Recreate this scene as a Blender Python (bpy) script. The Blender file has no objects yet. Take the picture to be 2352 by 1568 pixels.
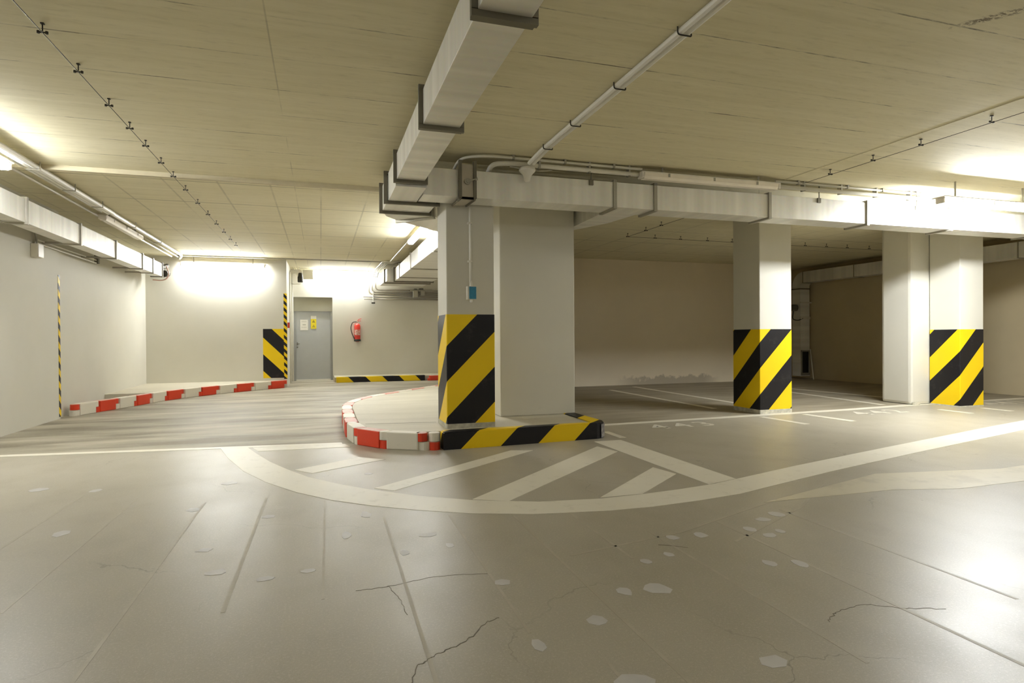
import bpy, bmesh, math, random
from mathutils import Vector, Matrix
random.seed(7)
S = bpy.context.scene
C = S.collection
HC = 3.17          # ceiling height

# ---------------------------------------------------------------- materials
def nt(name):
    m = bpy.data.materials.new(name); m.use_nodes = True
    t = m.node_tree; b = t.nodes['Principled BSDF']
    return m, t, b
def N(t, typ, **kw):
    n = t.nodes.new(typ)
    for k, v in kw.items():
        if hasattr(n, k): setattr(n, k, v)
        else: n.inputs[k].default_value = v
    return n
def lk(t, a, b): t.links.new(a, b)
def math_n(t, op, a, b=None):
    n = t.nodes.new('ShaderNodeMath'); n.operation = op
    for i, v in enumerate((a, b)):
        if v is None: continue
        if isinstance(v, (int, float)): n.inputs[i].default_value = v
        else: lk(t, v, n.inputs[i])
    return n.outputs[0]
def mixc(t, fac, a, b, mode='MIX'):
    n = t.nodes.new('ShaderNodeMix'); n.data_type = 'RGBA'; n.blend_type = mode
    for sock, v in ((n.inputs[0], fac), (n.inputs[6], a), (n.inputs[7], b)):
        if isinstance(v, (int, float)): sock.default_value = v
        elif isinstance(v, tuple): sock.default_value = (*v, 1)
        else: lk(t, v, sock)
    return n.outputs[2]
def noise(t, vec, scale, detail=3, rough=.55, mapscale=None, loc=None):
    if mapscale or loc:
        mp = t.nodes.new('ShaderNodeMapping'); lk(t, vec, mp.inputs[0])
        if mapscale: mp.inputs[3].default_value = mapscale
        if loc: mp.inputs[1].default_value = loc
        vec = mp.outputs[0]
    n = t.nodes.new('ShaderNodeTexNoise'); lk(t, vec, n.inputs['Vector'])
    n.inputs['Scale'].default_value = scale; n.inputs['Detail'].default_value = detail; n.inputs['Roughness'].default_value = rough
    return n.outputs[0]
def ramp(t, v, p0, p1):
    n = t.nodes.new('ShaderNodeMapRange'); lk(t, v, n.inputs[0])
    n.inputs[1].default_value = p0; n.inputs[2].default_value = p1
    return n.outputs[0]
def bump(t, b, h, strength, dist=.02):
    n = t.nodes.new('ShaderNodeBump'); n.inputs['Strength'].default_value = strength; n.inputs['Distance'].default_value = dist
    lk(t, h, n.inputs['Height']); lk(t, n.outputs[0], b.inputs['Normal'])
def objco(t): return t.nodes.new('ShaderNodeTexCoord').outputs['Object']

def plain(name, col, rough=.5, metal=0., var=.06, scale=6, spec=.5):
    m, t, b = nt(name); co = objco(t)
    n = noise(t, co, scale)
    f = ramp(t, n, .3, .7)
    c = mixc(t, f, tuple(x*(1-var) for x in col), tuple(min(1, x*(1+var)) for x in col))
    lk(t, c, b.inputs['Base Color']); b.inputs['Roughness'].default_value = rough; b.inputs['Metallic'].default_value = metal
    b.inputs['Specular IOR Level'].default_value = spec
    return m

def m_wall():
    m, t, b = nt('wall_paint'); co = objco(t)
    n1 = noise(t, co, .7, 4); n2 = noise(t, co, 30, 3); n3 = noise(t, co, 3, 5, .65)
    c = mixc(t, ramp(t, n1, .3, .7), (.62, .60, .525), (.67, .65, .575))
    c = mixc(t, math_n(t, 'MULTIPLY', ramp(t, n3, .66, .8), .12), c, (.36, .33, .26))
    lk(t, c, b.inputs['Base Color']); b.inputs['Roughness'].default_value = .62
    b.inputs['Specular IOR Level'].default_value = .25
    bump(t, b, n2, .06, .01)
    return m

def m_bay_wall():
    m, t, b = nt('bay_wall_paint'); co = objco(t)
    sp = t.nodes.new('ShaderNodeSeparateXYZ'); lk(t, co, sp.inputs[0]); x, y, z = sp.outputs
    n1 = noise(t, co, .7, 4); n3 = noise(t, co, 4, 5, .65); n2 = noise(t, co, 30, 3)
    c = mixc(t, ramp(t, n1, .3, .7), (.75, .66, .51), (.80, .71, .55))
    # damp stain with a ragged top along the foot of the wall
    d = math_n(t, 'SUBTRACT', .20, z); d = math_n(t, 'ADD', math_n(t, 'MULTIPLY', math_n(t, 'SUBTRACT', n3, .5), .5), d)
    mk = ramp(t, d, 0, .06)
    xm = math_n(t, 'MULTIPLY', ramp(t, x, 6.9, 7.6), math_n(t, 'SUBTRACT', 1, ramp(t, x, 9.5, 10)))
    mk = math_n(t, 'MULTIPLY', math_n(t, 'MULTIPLY', mk, xm), .55)
    c = mixc(t, mk, c, (.22, .19, .14))
    lk(t, c, b.inputs['Base Color']); b.inputs['Roughness'].default_value = .4
    bump(t, b, n2, .05, .01)
    return m

def m_ceiling():
    m, t, b = nt('formwork_concrete'); co = objco(t)
    sp = t.nodes.new('ShaderNodeSeparateXYZ'); lk(t, co, sp.inputs[0]); x, y, z = sp.outputs
    streak = noise(t, co, 3, 5, .6, (.25, 5, 1)); big = noise(t, co, .5, 3); fine = noise(t, co, 22, 4, .6, (.3, 1.5, 1))
    c = mixc(t, ramp(t, streak, .3, .7), (.69, .635, .435), (.79, .735, .54))
    c = mixc(t, math_n(t, 'MULTIPLY', ramp(t, big, .35, .7), .35), c, (.80, .735, .54))
    c = mixc(t, math_n(t, 'MULTIPLY', ramp(t, fine, .55, .75), .22), c, (.30, .26, .15))
    def lines(v, off, step, w):
        f = math_n(t, 'FRACT', math_n(t, 'ADD', math_n(t, 'DIVIDE', math_n(t, 'SUBTRACT', v, off), step), 20.5))
        d = math_n(t, 'MULTIPLY', math_n(t, 'ABSOLUTE', math_n(t, 'SUBTRACT', f, .5)), step)
        return math_n(t, 'SUBTRACT', 1, ramp(t, d, w*.45, w))
    dash = ramp(t, noise(t, co, 1.1, 6, .8, (1.5, 9, 1)), .48, .62)
    dash2 = ramp(t, noise(t, co, .8, 4, .6, (1, 1, 1), (3, 1, 0)), .4, .55)
    near = math_n(t, 'SUBTRACT', 1, ramp(t, y, 7.95, 8.0))
    l1 = math_n(t, 'MULTIPLY', lines(y, 4.53, .575, .009), near)
    l1 = math_n(t, 'MULTIPLY', l1, math_n(t, 'ADD', math_n(t, 'MULTIPLY', dash, .75), .07))
    l2 = math_n(t, 'MULTIPLY', math_n(t, 'MULTIPLY', lines(x, -.305, 5.88, .007), dash2), .28)
    far = ramp(t, y, 8.0, 8.05)
    l3 = math_n(t, 'MULTIPLY', math_n(t, 'MULTIPLY', lines(y, 9.6, 1.25, .02), far), math_n(t, 'ADD', math_n(t, 'MULTIPLY', dash2, .3), .15))
    l4 = math_n(t, 'MULTIPLY', math_n(t, 'MULTIPLY', lines(x, -.6, .62, .016), far), math_n(t, 'ADD', math_n(t, 'MULTIPLY', dash2, .22), .04))
    lm = math_n(t, 'MAXIMUM', math_n(t, 'MAXIMUM', l1, l2), math_n(t, 'MAXIMUM', l3, l4))
    c = mixc(t, lm, c, (.06, .05, .025))
    # scattered dark blemishes and pale scuffs
    sp1 = ramp(t, noise(t, co, 2.6, 5, .7, (1, 2.2, 1), (5, 2, 0)), .735, .76)
    c = mixc(t, math_n(t, 'MULTIPLY', sp1, .6), c, (.16, .13, .06))
    sp2 = ramp(t, noise(t, co, 1.7, 5, .75, (1, 2.5, 1), (1, 7, 0)), .72, .77)
    c = mixc(t, math_n(t, 'MULTIPLY', sp2, .4), c, (.78, .74, .60))
    # rusty scar near the right corner
    vx = math_n(t, 'SUBTRACT', x, 4.0); vy = math_n(t, 'SUBTRACT', y, 2.66)
    al = math_n(t, 'ADD', math_n(t, 'MULTIPLY', vx, .6), math_n(t, 'MULTIPLY', vy, -.8)); ac = math_n(t, 'ADD', math_n(t, 'MULTIPLY', vx, .8), math_n(t, 'MULTIPLY', vy, .6))
    e = math_n(t, 'ADD', math_n(t, 'POWER', math_n(t, 'DIVIDE', al, .24), 2), math_n(t, 'POWER', math_n(t, 'DIVIDE', ac, .05), 2))
    e = math_n(t, 'SUBTRACT', 1, ramp(t, e, .2, 1.2))
    sc = math_n(t, 'MULTIPLY', e, ramp(t, noise(t, co, 26, 4, .7, (1, 2.2, 1)), .47, .55))
    c = mixc(t, math_n(t, 'MULTIPLY', sc, .85), c, (.14, .10, .05))
    lk(t, c, b.inputs['Base Color']); b.inputs['Roughness'].default_value = .75; b.inputs['Specular IOR Level'].default_value = .2
    bump(t, b, streak, .12, .01)
    return m

def m_floor():
    m, t, b = nt('sealed_concrete'); co = objco(t)
    big = noise(t, co, .55, 4, .55); med = noise(t, co, 2.2, 5, .6, (1, .7, 1)); grain = noise(t, co, 90, 2, .6)
    grit = noise(t, co, 240, 2, .7)
    c = mixc(t, ramp(t, big, .3, .7), (.365, .333, .255), (.435, .40, .325))
    c = mixc(t, math_n(t, 'MULTIPLY', ramp(t, med, .5, .75), .4), c, (.31, .275, .20))
    c = mixc(t, math_n(t, 'MULTIPLY', ramp(t, grain, .52, .68), .35), c, (.56, .52, .43))
    c = mixc(t, math_n(t, 'MULTIPLY', ramp(t, grit, .55, .68), .45), c, (.22, .19, .135))
    pit = ramp(t, noise(t, co, 9, 3, .6), .76, .79)
    c = mixc(t, math_n(t, 'MULTIPLY', pit, .6), c, (.13, .11, .075))
    vo = t.nodes.new('ShaderNodeTexVoronoi'); vo.feature = 'DISTANCE_TO_EDGE'; vo.inputs['Scale'].default_value = .9
    wv = noise(t, co, 2.5, 4, .6)
    ad = t.nodes.new('ShaderNodeVectorMath'); ad.operation = 'ADD'; lk(t, co, ad.inputs[0])
    cmb = t.nodes.new('ShaderNodeCombineXYZ'); lk(t, math_n(t, 'MULTIPLY', wv, .5), cmb.inputs[0]); lk(t, math_n(t, 'MULTIPLY', med, .5), cmb.inputs[1])
    lk(t, cmb.outputs[0], ad.inputs[1]); lk(t, ad.outputs[0], vo.inputs['Vector'])
    ck = math_n(t, 'SUBTRACT', 1, ramp(t, vo.outputs[0], .0012, .004))
    ck = math_n(t, 'MULTIPLY', ck, ramp(t, noise(t, co, .7, 2, .5, None, (4, 9, 0)), .52, .62))
    c = mixc(t, math_n(t, 'MULTIPLY', ck, .4), c, (.10, .085, .055))
    lk(t, c, b.inputs['Base Color'])
    r = math_n(t, 'ADD', math_n(t, 'MULTIPLY', med, .18), .29)
    lk(t, r, b.inputs['Roughness']); b.inputs['Specular IOR Level'].default_value = .42
    b.inputs['IOR'].default_value = 1.5
    hb = math_n(t, 'ADD', math_n(t, 'MULTIPLY', grit, .5), math_n(t, 'MULTIPLY', grain, .5))
    bump(t, b, hb, .10, .004)
    return m

def m_rough_floor(name, a, d, ax):
    m, t, b = nt(name); co = objco(t)
    st = noise(t, co, 1.3, 5, .6, ax); g = noise(t, co, 30, 3); big = noise(t, co, .6, 3, .5, None, (3, 3, 0))
    c = mixc(t, ramp(t, st, .36, .66), d, a)
    c = mixc(t, math_n(t, 'MULTIPLY', ramp(t, big, .45, .7), .35), c, d)
    c = mixc(t, math_n(t, 'MULTIPLY', ramp(t, g, .55, .75), .2), c, tuple(x*1.2 for x in a))
    lk(t, c, b.inputs['Base Color']); b.inputs['Roughness'].default_value = .55; b.inputs['Specular IOR Level'].default_value = .35
    bump(t, b, g, .2, .006)
    return m

def m_metal(name, axis, base=(.90, .885, .83), band=6., rough=.42):
    m, t, b = nt(name); co = objco(t)
    ms = [.15, .15, .15]; ms[axis] = band
    bd = noise(t, co, 1, 2, .5, tuple(ms)); sp = noise(t, co, 14, 4, .6)
    vo = t.nodes.new('ShaderNodeTexVoronoi'); vo.inputs['Scale'].default_value = 26; lk(t, co, vo.inputs['Vector'])
    c = mixc(t, ramp(t, bd, .35, .65), tuple(x*.84 for x in base), base)
    c = mixc(t, .08, c, vo.outputs['Color'], 'SOFT_LIGHT')
    lk(t, c, b.inputs['Base Color']); b.inputs['Metallic'].default_value = .3
    r = math_n(t, 'ADD', math_n(t, 'MULTIPLY', bd, .22), rough-.11)
    lk(t, r, b.inputs['Roughness'])
    bump(t, b, math_n(t, 'ADD', bd, math_n(t, 'MULTIPLY', sp, .15)), .10, .02)
    return m

YEL, BLK = (.88, .61, .008), (.011, .010, .012)
def m_hazard(name, per, off, sx=1, sy=-1, sz=-1, wear=.35, rough=.42):
    m, t, b = nt(name); co = objco(t)
    sp = t.nodes.new('ShaderNodeSeparateXYZ'); lk(t, co, sp.inputs[0]); x, y, z = sp.outputs
    v = math_n(t, 'ADD', math_n(t, 'ADD', math_n(t, 'MULTIPLY', x, sx), math_n(t, 'MULTIPLY', y, sy)), math_n(t, 'MULTIPLY', z, sz))
    f = math_n(t, 'FRACT', math_n(t, 'ADD', math_n(t, 'DIVIDE', v, per), off+20))
    k = math_n(t, 'GREATER_THAN', f, .5)
    n = noise(t, co, 5, 6, .7); n2 = noise(t, co, 1.4, 3)
    bl = mixc(t, math_n(t, 'MULTIPLY', ramp(t, n, .55, .75), wear), BLK, (.09, .085, .08))
    ye = mixc(t, math_n(t, 'MULTIPLY', ramp(t, n2, .4, .7), .3), YEL, (.78, .52, .010))
    c = mixc(t, k, ye, bl)
    lk(t, c, b.inputs['Base Color']); b.inputs['Roughness'].default_value = rough; b.inputs['Specular IOR Level'].default_value = .28
    return m

def m_worn(name, col, scuff, amt=.5, thr=.58, rough=.5, scale=9):
    m, t, b = nt(name); co = objco(t)
    n = noise(t, co, scale, 6, .7)
    c = mixc(t, math_n(t, 'MULTIPLY', ramp(t, n, thr, thr+.12), amt), col, scuff)
    lk(t, c, b.inputs['Base Color']); b.inputs['Roughness'].default_value = rough
    return m

def m_kerb(name, side, top):
    """paint on the sides; the trodden top is worn paler"""
    m, t, b = nt(name); co = objco(t)
    ge = t.nodes.new('ShaderNodeNewGeometry'); sp = t.nodes.new('ShaderNodeSeparateXYZ'); lk(t, ge.outputs['Normal'], sp.inputs[0])
    n = noise(t, co, 9, 5, .7)
    c = mixc(t, math_n(t, 'MULTIPLY', ramp(t, n, .62, .74), .45), side, (.30, .27, .22))
    up = ramp(t, sp.outputs[2], .5, .8)
    tp = mixc(t, ramp(t, n, .4, .65), top, tuple(.5*(a+b2) for a, b2 in zip(top, side)))
    c = mixc(t, up, c, tp)
    lk(t, c, b.inputs['Base Color']); b.inputs['Roughness'].default_value = .45
    return m

def emit(name, col, st):
    m, t, b = nt(name)
    b.inputs['Base Color'].default_value = (.8, .8, .78, 1)
    b.inputs['Emission Color'].default_value = (*col, 1); b.inputs['Emission Strength'].default_value = st
    return m

WALL = m_wall(); BAYW = m_bay_wall(); CEIL = m_ceiling(); FLOOR = m_floor()
RAMP = m_rough_floor('ramp_concrete', (.47, .43, .34), (.20, .175, .12), (.42, 1.9, 1))
BAYF = m_rough_floor('bay_concrete', (.40, .355, .27), (.27, .235, .165), (.5, 2.5, 1))
ISLC = m_rough_floor('island_concrete', (.60, .56, .45), (.50, .46, .36), (.5, 2.5, 1))
METX = m_metal('galvanised_steel_x', 0); METY = m_metal('galvanised_steel_y', 1); METZ = m_metal('galvanised_steel_z', 2)
FLG = plain('flange_steel', (.20, .185, .145), .5, .6)
FLGL = plain('bright_flange_steel', (.42, .40, .34), .45, .7)
PVC = plain('pale_plastic', (.72, .69, .61), .4, var=.03)
PVCW = plain('white_plastic', (.82, .80, .74), .4, var=.03)
DARK = plain('dark_metal', (.035, .03, .02), .5, .3)
DARKR = plain('black_rubber', (.03, .035, .032), .5)
PAINT = m_worn('road_paint', (.76, .72, .61), (.50, .46, .36), .4, .56, .42, 7)
PAINTF = m_worn('worn_road_paint', (.58, .53, .40), (.45, .41, .31), .6, .5, .38, 4)
PATCH = plain('filler_patch', (.52, .505, .485), .45, var=.05, scale=12)
JOINT = m_worn('joint_filler', (.45, .415, .33), (.40, .362, .28), .9, .42, .5, 3)
CRACK = plain('crack_dirt', (.20, .18, .135), .8)
HZ_A = m_hazard('pillar_hazard_paint', .80, .05)
RED = m_kerb('red_kerb_paint', (.66, .045, .012), (.62, .40, .33))
WHT = m_kerb('white_kerb_paint', (.74, .70, .60), (.70, .65, .54))
ERED = plain('extinguisher_red', (.70, .045, .03), .3)
DOORM = plain('door_grey_paint', (.46, .475, .48), .4, var=.02)
FRAMEM = plain('frame_grey_paint', (.34, .345, .335), .4, var=.02)
LINTEL = plain('lintel_panel_paint', (.30, .285, .22), .5, var=.02)
PAPER = plain('paper', (.80, .78, .72), .6, var=.02)
SIGNY = plain('sign_yellow', (.85, .70, .03), .4, var=.02)
INK = plain('ink', (.12, .10, .05), .6)
BLUE = plain('label_blue', (.02, .21, .36), .35, var=.15, scale=40)
GRIL = plain('grille_black', (.008, .006, .004), .6)
TUBE = (.965, .99, 1.0)
LAMP_ON = emit('lit_diffuser', TUBE, 38)
LAMP_FILL = emit('fill_lit_diffuser', TUBE, 6)
LAMP_BRIGHT = emit('bright_lit_diffuser', TUBE, 105)
LAMP_FAR = emit('far_lit_diffuser', TUBE, 28)
LAMP_OFF = plain('unlit_diffuser', (.92, .85, .74), .25, var=.04)
LAMPBASE = plain('lamp_housing', (.76, .71, .63), .4)
SKIRT = plain('bare_concrete', (.50, .48, .40), .75, var=.25, scale=14)

# ---------------------------------------------------------------- mesh helpers
def box(bm, x0, x1, y0, y1, z0, z1, bev=0):
    vs = [bm.verts.new(p) for p in ((x0,y0,z0),(x1,y0,z0),(x1,y1,z0),(x0,y1,z0),(x0,y0,z1),(x1,y0,z1),(x1,y1,z1),(x0,y1,z1))]
    fs = [bm.faces.new([vs[i] for i in f]) for f in ((3,2,1,0),(4,5,6,7),(0,1,5,4),(1,2,6,5),(2,3,7,6),(3,0,4,7))]
    if bev:
        es = list({e for f in fs for e in f.edges})
        bmesh.ops.bevel(bm, geom=es, offset=bev, segments=2, affect='EDGES', profile=.6)
def prism(bm, pts, z0, z1):
    n = len(pts)
    a = sum(pts[i][0]*pts[(i+1) % n][1]-pts[(i+1) % n][0]*pts[i][1] for i in range(n))
    if a < 0: pts = pts[::-1]
    lo = [bm.verts.new((p[0], p[1], z0)) for p in pts]; hi = [bm.verts.new((p[0], p[1], z1)) for p in pts]
    bm.faces.new(lo[::-1]); bm.faces.new(hi)
    for i in range(n): bm.faces.new((lo[i], lo[(i+1) % n], hi[(i+1) % n], hi[i]))
def loft(bm, a, b):
    """two quads (4 points each, same order) joined into a solid"""
    va = [bm.verts.new(p) for p in a]; vb = [bm.verts.new(p) for p in b]
    bm.faces.new(va[::-1]); bm.faces.new(vb)
    for i in range(4): bm.faces.new((va[i], va[(i+1) % 4], vb[(i+1) % 4], vb[i]))
def tube(bm, pts, r, n=10):
    P = [Vector(p) for p in pts]; rings = []
    up = None
    for i, p in enumerate(P):
        d0 = (P[i]-P[i-1]).normalized() if i else (P[1]-P[0]).normalized()
        d1 = (P[i+1]-P[i]).normalized() if i < len(P)-1 else d0
        d = (d0+d1)
        d = d.normalized() if d.length > 1e-6 else d1
        if up is None:
            up = Vector((0, 0, 1)) if abs(d.z) < .9 else Vector((0, 1, 0))
        u = (up-d*up.dot(d)).normalized(); up = u
        v = d.cross(u)
        k = 1/max(.5, math.sqrt(max(.05, (1+d0.dot(d1))/2)))
        rings.append([bm.verts.new(p+(u*math.cos(2*math.pi*j/n)+v*math.sin(2*math.pi*j/n))*r*k) for j in range(n)])
    for a, b in zip(rings, rings[1:]):
        for j in range(n): bm.faces.new((a[j], a[(j+1) % n], b[(j+1) % n], b[j]))
    bm.faces.new(rings[0][::-1]); bm.faces.new(rings[-1])
def rounded(pts, r, k=5):
    P = [Vector(p) for p in pts]; out = [P[0]]
    for i in range(1, len(P)-1):
        a = (P[i-1]-P[i]); b = (P[i+1]-P[i]); rr = min(r, a.length*.45, b.length*.45)
        a = P[i]+a.normalized()*rr; b = P[i]+b.normalized()*rr
        for j in range(k+1):
            s = j/k; out.append(a*(1-s)**2+P[i]*2*s*(1-s)+b*s*s)
    out.append(P[-1]); return out
def lathe(bm, prof, c=(0, 0, 0), n=20, a0=0., a1=2*math.pi):
    full = abs(a1-a0-2*math.pi) < 1e-6
    rows = []
    for r, z in prof:
        rows.append([bm.verts.new((c[0]+max(r, 1e-4)*math.cos(a0+(a1-a0)*j/n), c[1]+max(r, 1e-4)*math.sin(a0+(a1-a0)*j/n), c[2]+z)) for j in range(n if full else n+1)])
    for a, b in zip(rows, rows[1:]):
        m = len(a)
        for j in range(m if full else m-1): bm.faces.new((a[j], a[(j+1) % m], b[(j+1) % m], b[j]))
    bm.faces.new(rows[0][::-1]); bm.faces.new(rows[-1])
def obj(name, fn, mat, parent=None, loc=None, smooth=False, **props):
    """fn(bm) draws in the object's own frame; loc puts the origin"""
    bm = bmesh.new(); fn(bm)
    bmesh.ops.recalc_face_normals(bm, faces=bm.faces)
    me = bpy.data.meshes.new(name); bm.to_mesh(me); bm.free()
    me.materials.append(mat)
    if smooth:
        for p in me.polygons: p.use_smooth = True
    o = bpy.data.objects.new(name, me); C.objects.link(o)
    if loc: o.location = loc
    if parent: o.parent = parent
    for k, v in props.items(): o[k] = v
    return o
def thing(name, label, cat, loc=(0, 0, 0), rz=0, group=None):
    o = bpy.data.objects.new(name, None); C.objects.link(o); o.empty_display_size = .1
    o.location = loc; o.rotation_euler = (0, 0, rz)
    o['label'] = label; o['category'] = cat; o['kind'] = 'thing'
    if group: o['group'] = group
    return o
def tag(o, label, cat, group=None):
    o['label'] = label; o['category'] = cat; o['kind'] = 'thing'
    if group: o['group'] = group
    return o
def struct(name, fn, mat, label=None, **k):
    o = obj(name, fn, mat, **k); o['kind'] = 'structure'
    if label: o['label'] = label
    return o
def smooth_tubes(o):
    for p in o.data.polygons:
        if len(p.vertices) == 4: p.use_smooth = True
    return o

# ---------------------------------------------------------------- setting
XL = [(-4.0, 7.66), (-3.2, 7.58), (.24, 7.14), (.30, 7.1)]      # edge between drive lane and ramp
XR = [(3.2, 7.40), (6.3, 7.52), (8.0, 7.58), (10, 7.72), (13.2, 7.75)]
def floor_fn(bm):
    prism(bm, [(-4.2, -7), (13.4, -7), (13.4, 7.75)]+[XR[3], XR[2], XR[1], XR[0], XL[3], XL[2], XL[1], (-4.2, 7.68)], -.3, 0)
floor = struct('floor', floor_fn, FLOOR, 'grey sealed concrete floor of the drive lane')
struct('floor_ramp', lambda bm: prism(bm, [(-4.2, 7.68), XL[1], XL[2], XL[3], (3.2, 7.40), (3.2, 13.5), (3.8, 13.5), (3.8, 18.8), (-4.2, 18.8)], -.3, 0), RAMP, 'streaky concrete drive leading back to the grey door')
struct('floor_bay', lambda bm: prism(bm, [(3.2, 7.40), XR[1], XR[2], XR[3], (13.4, 7.75), (13.4, 14.6), (3.2, 14.6)], -.3, 0), BAYF, 'worn concrete floor of the parking bays behind the pillars')
def ceil_fn(bm):
    box(bm, -4.2, 13.4, -7, 7.0, HC, HC+.3)
    box(bm, -4.2, 3.3, 7.0, 18.8, HC, HC+.3)
    box(bm, 3.3, 3.9, 13.5, 18.8, HC, HC+.3)
struct('ceiling', ceil_fn, CEIL, 'olive grey board-marked concrete ceiling')
struct('ceiling_bay', lambda bm: box(bm, 3.3, 13.4, 7.0, 14.8, HC-.06, HC+.3), CEIL, 'slightly lower ceiling over the parking bays')
struct('added_gap_beam', lambda bm: box(bm, 1.05, 13.06, 6.645, 7.235, 3.0, HC), CEIL, 'added beam behind the cross duct, darkening the gap above it')  # added beam: blocks light so the gap above the cross duct stays dark
def exp_fn(bm):
    box(bm, -3.84, 1.1, 8.0, 8.06, HC-.052, HC)
struct('trim_1', exp_fn, plain('joint_strip', (.56, .50, .35), .7), 'pale strip across the ceiling joint')
struct('wall_left', lambda bm: box(bm, -4.2, -3.82, -7, 10.92, 0, HC), WALL, 'pale painted wall nearest on the left side')
struct('wall_left_inner', lambda bm: box(bm, -4.3, -3.88, 10.92, 16.1, 0, HC), WALL, 'pale left wall behind the kerb')
def wb_fn(bm):
    box(bm, -4.2, -.80, 15.95, 18.15, 0, HC)
struct('wall_back_left', wb_fn, WALL, 'pale back wall left of the grey door')
def wd_fn(bm):
    box(bm, -.80, -.73, 18.15, 18.6, 0, HC); box(bm, .33, 3.6, 18.15, 18.6, 0, HC); box(bm, -.73, .33, 18.15, 18.6, 2.39, HC)
    box(bm, -.9, .5, 18.6, 18.8, 0, HC)
struct('wall_door', wd_fn, WALL, 'back wall around the door and fire extinguisher')
struct('wall_far_right', lambda bm: box(bm, 3.5, 3.8, 13.55, 18.6, 0, HC), WALL)
struct('wall_partition', lambda bm: box(bm, 3.0, 3.24, 7.97, 13.4, 0, HC-.06), WALL)
def bw_fn(bm):
    box(bm, 3.0, 11.2, 13.42, 13.55, 0, HC-.06); box(bm, 11.2, 13.4, 14.3, 14.8, 0, HC-.06); box(bm, 11.2, 11.3, 13.42, 14.3, 0, HC-.06)
struct('wall_back', bw_fn, BAYW, 'beige back wall of the parking bays with a damp stain at its foot')
struct('wall_right', lambda bm: box(bm, 13.06, 13.4, -7, 14.3, 0, HC), plain('right_wall_shade_tint', (.62, .53, .35), .45, var=.05, scale=1), 'beige right wall of the parking bays')  # deeper tint puts this wall's lack of light into its colour
struct('wall_rear', lambda bm: box(bm, -4.2, 13.4, -7.3, -7, 0, HC), WALL)
struct('floor_platform', lambda bm: prism(bm, [(-3.88, 13.1), (-3.05, 13.1), (-2.9, 13.75), (-2.3, 14.5), (-.98, 15.72), (-.98, 15.95), (-3.88, 15.95)], 0, .18), ISLC, 'raised concrete ledge behind the red and white kerb')

# ---- paint and repairs lying on the floor (parts of it)
def strip(pts, w):
    P = [Vector(p) for p in pts]; L, R = [], []
    for i, p in enumerate(P):
        d = ((P[min(i+1, len(P)-1)]-P[max(i-1, 0)])).normalized(); n = Vector((-d.y, d.x))
        L.append(p+n*w/2); R.append(p-n*w/2)
    return [tuple(v) for v in L+R[::-1]]
def ribbon(bm, a, b, z):
    """quads between two equally long edges"""
    for i in range(len(a)-1):
        q = [a[i], a[i+1], b[i+1], b[i]]
        prism(bm, q, -.001, z)
outer = [(-1.06,7.28),(-.90,6.65),(-.68,5.95),(-.45,5.43),(-.19,4.99),(.06,4.67),(.33,4.42),(.64,4.19),(.96,4.0),(1.38,3.84),(1.89,3.75),(2.22,3.74),(2.61,3.77),(3.03,3.83),(4.23,4.19),(5.92,4.63),(8.41,5.25),(12.9,6.35)]
inner = [(-.78,7.24),(-.65,6.81),(-.48,6.31),(-.30,5.89),(-.11,5.50),(.14,5.15),(.36,4.89),(.70,4.57),(1.06,4.32),(1.51,4.12),(1.98,4.05),(2.31,4.06),(2.68,4.10),(3.05,4.16),(4.15,4.49),(5.80,4.93),(8.20,5.55),(12.8,6.68)]
def mark(name, fn, mat=None, label=None):
    o = obj(name, fn, mat or PAINT, floor)
    if label: o['label'] = label
    return o
mark('painted_line', lambda bm: ribbon(bm, outer, inner, .0022), label='broad white curve sweeping round the traffic island')
for q, lab in (([(-.24,5.85),(.36,6.26),(.60,6.06),(-.08,5.65)], 'short white hatch bar nearest the red kerb'),
               ([(.40,4.92),(1.92,6.10),(2.14,6.02),(.54,4.79)], 'long faint white hatch bar'),
               ([(1.06,4.34),(2.88,6.00),(2.95,5.66),(1.31,4.21)], 'long white hatch bar by the striped kerb'),
               ([(1.98,4.08),(2.90,4.87),(2.95,4.57),(2.33,4.07)], 'shortest white hatch bar at the tip'),
               ([(2.98,6.29),(3.32,6.29),(3.32,4.25),(2.99,4.16)], 'white stripe from the island to the curve'),
               ([(-.73,7.20),(.25,7.10),(.31,6.89),(-.65,6.96)], 'white band along the ramp edge')):
    mark('painted_line', lambda bm, q=q: prism(bm, q, -.001, .002), label=lab)
mark('painted_line', lambda bm: prism(bm, [(3.04,3.58),(4.57,4.01),(5.79,3.80),(7.6,3.95),(7.6,3.6),(5.6,3.42),(4.73,3.41),(4.21,3.55)], -.001, .0015), PAINTF, 'faded arrow on the drive lane')
# number lettering of the bays
def text_fn(txt):
    cu = bpy.data.curves.new('t', 'FONT'); cu.body = txt; cu.size = .50; cu.space_character = 1.45; cu.offset = .006
    to = bpy.data.objects.new('t', cu); C.objects.link(to)
    dg = bpy.context.evaluated_depsgraph_get(); dg.update()
    me = bpy.data.meshes.new_from_object(to.evaluated_get(dg))
    bpy.data.objects.remove(to)
    return me
for txt, x, y in (('443', 4.16, 6.86), ('442', 7.80, 7.02), ('441', 10.95, 7.25)):
    me = text_fn(txt); me.materials.clear(); me.materials.append(PAINT)
    o = bpy.data.objects.new('bay_number', me); C.objects.link(o); o.location = (x, y, .003); o.parent = floor
    o.rotation_euler = (0, 0, math.radians(3)); o['label'] = f'white painted bay number {txt}'
for a, b, w in (((3.43,6.91),(3.42,6.42),.09), ((6.23,7.39),(6.28,6.56),.10), ((7.04,7.41),(7.10,6.57),.11), ((9.48,7.14),(9.46,6.62),.10), ((10.32,7.05),(10.31,6.60),.10)):
    mark('painted_line', lambda bm, a=a, b=b, w=w: prism(bm, strip([a, b], w), -.001, .002))
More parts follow.
